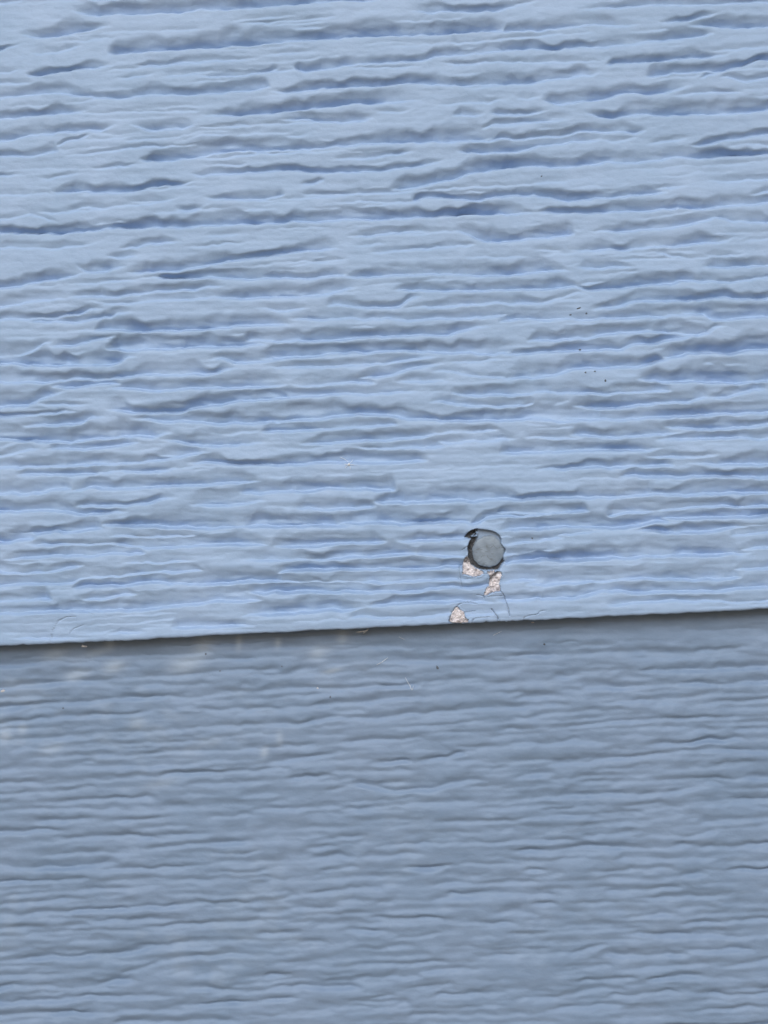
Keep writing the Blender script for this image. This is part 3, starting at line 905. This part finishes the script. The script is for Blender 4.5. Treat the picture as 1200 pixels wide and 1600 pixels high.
# bare fibre cement showing through the paint: one rough pad per chip
CHIP_LABELS = ['pale pinkish bare patch at the lower left of the nail', 'small white bare spot right under the nail',
               'upright pinkish bare strip below the right side of the nail', 'white and tan bare patch at the board edge']
def chip(poly, label, seed):
    p = np.array(poly); a, b = p.min(0) - 1.2, p.max(0) + 1.2
    st = 0.45; nu, nv = int((b[0] - a[0]) / st) + 2, int((b[1] - a[1]) / st) + 2
    U, V_ = np.meshgrid(a[0] + np.arange(nu) * st, a[1] + np.arange(nv) * st)
    s = sdist(U, V_, poly)
    r = np.random.default_rng(seed)
    def nz(sg):
        q = gblur(r.standard_normal((nv + 24, nu + 24)), sg, sg)[12:-12, 12:-12]; return q / q.std()
    rel = -0.40 + 0.10 * nz(4.0) + 0.055 * nz(1.6) + 0.025 * nz(.8)
    rel = np.where(s < 0.2, -0.95, rel) if False else rel - 0.35 * smooth((0.9 - s) / 2.0)
    rel = np.minimum(rel, -0.10)
    dark = np.zeros_like(rel)
    if seed == 20: dark = smooth((1000 - (V_ - 810) * 12 - 130) / 90) * .8      # upper half stained grey brown
    if seed == 22: dark = smooth((62 - (V_ - 900) * 10 - ((U - 690) * 10 - 800) * .9) / 60) * .85  # crack and shadow at the upper left, painted dark
    dark = np.clip(dark + 0.35 * np.clip(nz(2.5) - .6, 0, 1), 0, 1)
    # the true plane point for each cell
    ray = CF[None, None] * FPX + CR[None, None] * (U - 600)[..., None] - CU[None, None] * (V_ - 800)[..., None]
    t = (CPOS[2] * TILT - CPOS[1]) / (ray[..., 1] - TILT * ray[..., 2])
    PT = CPOS + t[..., None] * ray
    PT[..., 1] -= rel * MM
    PT[..., 2] = np.maximum(PT[..., 2], 0.00006)
    F = grid_faces(nv, nu); keep = (s > -0.9).ravel()[F].all(1)
    F = F[keep]; used = np.unique(F); remap = np.full(nu * nv, -1); remap[used] = np.arange(len(used))
    att = np.zeros((len(used), 3), np.float32); att[:, 0] = dark.ravel()[used]
    ob = mesh_obj('bare_patch', PT.reshape(-1, 3)[used], remap[F], M_CORE, upper, att); ob['label'] = label
    return ob
for i, (poly, lab) in enumerate(zip(CHIPS, CHIP_LABELS)): chip(poly, lab, 20 + i)

# ------------------------------------------------------------------ small things caught on the boards
def surf(u, v, k, lift=0.0):
    p = at(u, v, k); h = float(sample(H, u, v)); p[1] -= h + lift; return p
def lump(name, u, v, k, ru, rv, mat, ang=0.0, th=0.6, seed=0, lift=0.0):
    """an irregular crumb resting on the face"""
    r = np.random.default_rng(seed); c = surf(u, v, k, lift); V = []; nr, ns = 5, 9
    for i in range(nr):
        ph = math.pi * (i + .001) / (nr - 1.0 + .002)
        for s in range(ns):
            q = 2 * math.pi * s / ns; j = 1 + 0.28 * r.standard_normal()
            x, z, y = ru * PX * sin(ph) * cos(q) * j, rv * PX * sin(ph) * sin(q) * j, -th * min(ru, rv) * PX * cos(ph)
            V.append(c + np.array([x * cos(ang) - z * sin(ang), y, x * sin(ang) + z * cos(ang)]))
    F = [(i * ns + s, i * ns + (s + 1) % ns, (i + 1) * ns + (s + 1) % ns, (i + 1) * ns + s) for i in range(nr - 1) for s in range(ns)]
    return mesh_obj(name, V, F, mat)
SPECKS = [(891.5, 491.5, 0, 2.6, 1.6, .1, 'dark speck in a groove, lower left end of the thin dark scratch'),
          (904.5, 481.5, 0, 4.2, 1.5, .5, 'thin slanting dark smear above the speck pair, upper right of the board'),
          (916.5, 489.5, 0, 1.9, 1.8, 0, 'tiny dark speck to the right of the slanting dark smear'),
          (908.5, 545.5, 0, 2.6, 2.2, -.6, 'blackest speck, alone in the groove under the dark smear'),
          (914.5, 582, 0, 1.8, 1.5, 0, 'grey speck on a bright ridge, left one of a close pair'),
          (929, 580.5, 0, 1.9, 1.4, 0, 'grey speck on a bright ridge, right one of a close pair'),
          (946, 594.5, 0, 1.6, 2.1, 0, 'grey speck just below and right of the close pair'),
          (846, 275, 0, 1.6, 1.2, 0, 'faint grey speck on the wide smooth ridge near the top'),
          (832, 841, 0, 2.0, 1.4, 0, 'grey speck on the upper board to the right of the nail'),
          (683.5, 1043.5, 1, 2.0, 3.6, 0, 'upright dark fleck on the lower board below the nail'),
          (850.5, 1006.5, 1, 1.9, 2.0, 0, 'dark speck in the shade strip right of the nail'),
          (321.5, 1022, 1, 1.5, 2.1, 0, 'dark speck in the shade strip beside a pale scuff'),
          (343.5, 1049, 1, 1.7, 1.4, 0, 'dark speck lower left below the pale scuff'),
          (440.5, 1041, 1, 1.3, 1.3, 0, 'tiny dark speck on the lower board near the middle'),
          (98.5, 1106.5, 1, 1.7, 1.6, 0, 'dark speck on the lower board towards the left edge'),
          (516, 1089, 1, 1.5, 1.8, 0, 'dark speck lowest of those left of the middle')]
for i, (u, v, k, ru, rv, an, lab) in enumerate(SPECKS):
    tag(lump('dirt_speck', u, v, k, ru * .85, rv * .85, M_DIRT, an, .6, 50 + i), lab, 'dirt speck', 'dirt specks on the siding')
for i, (u, v, k, ru, rv, an, lab) in enumerate([(3.5, 1080.5, 1, 4.5, 2.0, .35, 'pale paint crumb at the left edge of the lower board'),
                                           (496, 1076, 1, 1.5, 1.5, 0, 'tiny white crumb on the lower board near the middle'),
                                           (138, 1006.3, 1, 5.0, 1.6, -.12, 'pale chip wedged under the board edge at the left'),
                                           (568, 983, 1, 9, 1.0, .1, 'thin tan sliver under the board edge left of the nail'),
                                           (830.5, 969.6, 1, 3.0, .9, 0, 'small tan sliver under the board edge right of the nail')]):
    lift = 0.003 if v < 1000 or 130 < u < 150 else 0
    tag(lump('paint_crumb', u, v, k, ru, rv, M_PALE, an, .6, 90 + i, lift), lab, 'paint chip', 'loose pale paint chips')
def strand(name, uv, k, half, mat, label, cat, lift=.00012, group=None):
    pts = np.array(uv, float); t = np.linspace(0, len(pts) - 1, 4 * len(pts))
    u = np.interp(t, np.arange(len(pts)), pts[:, 0]); v = np.interp(t, np.arange(len(pts)), pts[:, 1])
    o = ribbon(name, [surf(a, b, k, lift) for a, b in zip(u, v)], half, mat)
    if label: tag(o, label, cat, group)
    return o
strand('splinter', [(576.5, 981.5), (572, 985), (568, 989)], 1, .00022, M_THREAD, 'short pale splinter slanting under the board edge left of the nail', 'splinter', .0004)
strand('cobweb_thread', [(633, 1059), (638, 1068), (641, 1073), (644, 1078), (646, 1072)], 1, .00009, M_THREAD, 'pale cobweb thread hooked at its lower end below the nail', 'cobweb', group='cobweb threads')
strand('cobweb_thread', [(588, 1039), (596, 1035), (606, 1028)], 1, .00008, M_THREAD, 'faint cobweb thread slanting on the lower board left of the hooked one', 'cobweb', group='cobweb threads')
strand('cobweb_thread', [(623, 995), (628, 997), (632, 999)], 1, .00007, M_THREAD, 'tiny cobweb thread in the shade strip left of the nail', 'cobweb', group='cobweb threads')
strand('cobweb_thread', [(770, 993), (776, 990), (784, 986)], 1, .00006, M_THREAD, 'faint cobweb thread in the shade strip right under the nail', 'cobweb', group='cobweb threads')
lint = bpy.data.objects.new('lint_fleck', None); C.objects.link(lint); lint.location = surf(545.5, 725.5, 0)
tag(lint, 'tiny white lint fleck with fine threads caught on the upper board', 'lint')
nub = lump('nub', 545.5, 725.5, 0, 2.6, 2.3, M_LINT, .3, .7, 7, .0001)
fib = []
for uv in ([(530, 714), (537, 717), (545, 723)], [(545, 725), (549, 721), (551, 718)], [(545, 726), (551, 726), (554, 727)], [(545, 726), (541, 729), (539, 731)], [(545, 725), (547, 729), (548, 733)], [(538, 725), (545, 726)]):
    fib.append(strand('fibre', uv, 0, .00005, M_LINT, None, None, .0002))
bpy.context.view_layer.update()
for ob in [nub] + fib:
    ob.parent = lint; ob.matrix_parent_inverse = lint.matrix_world.inverted()
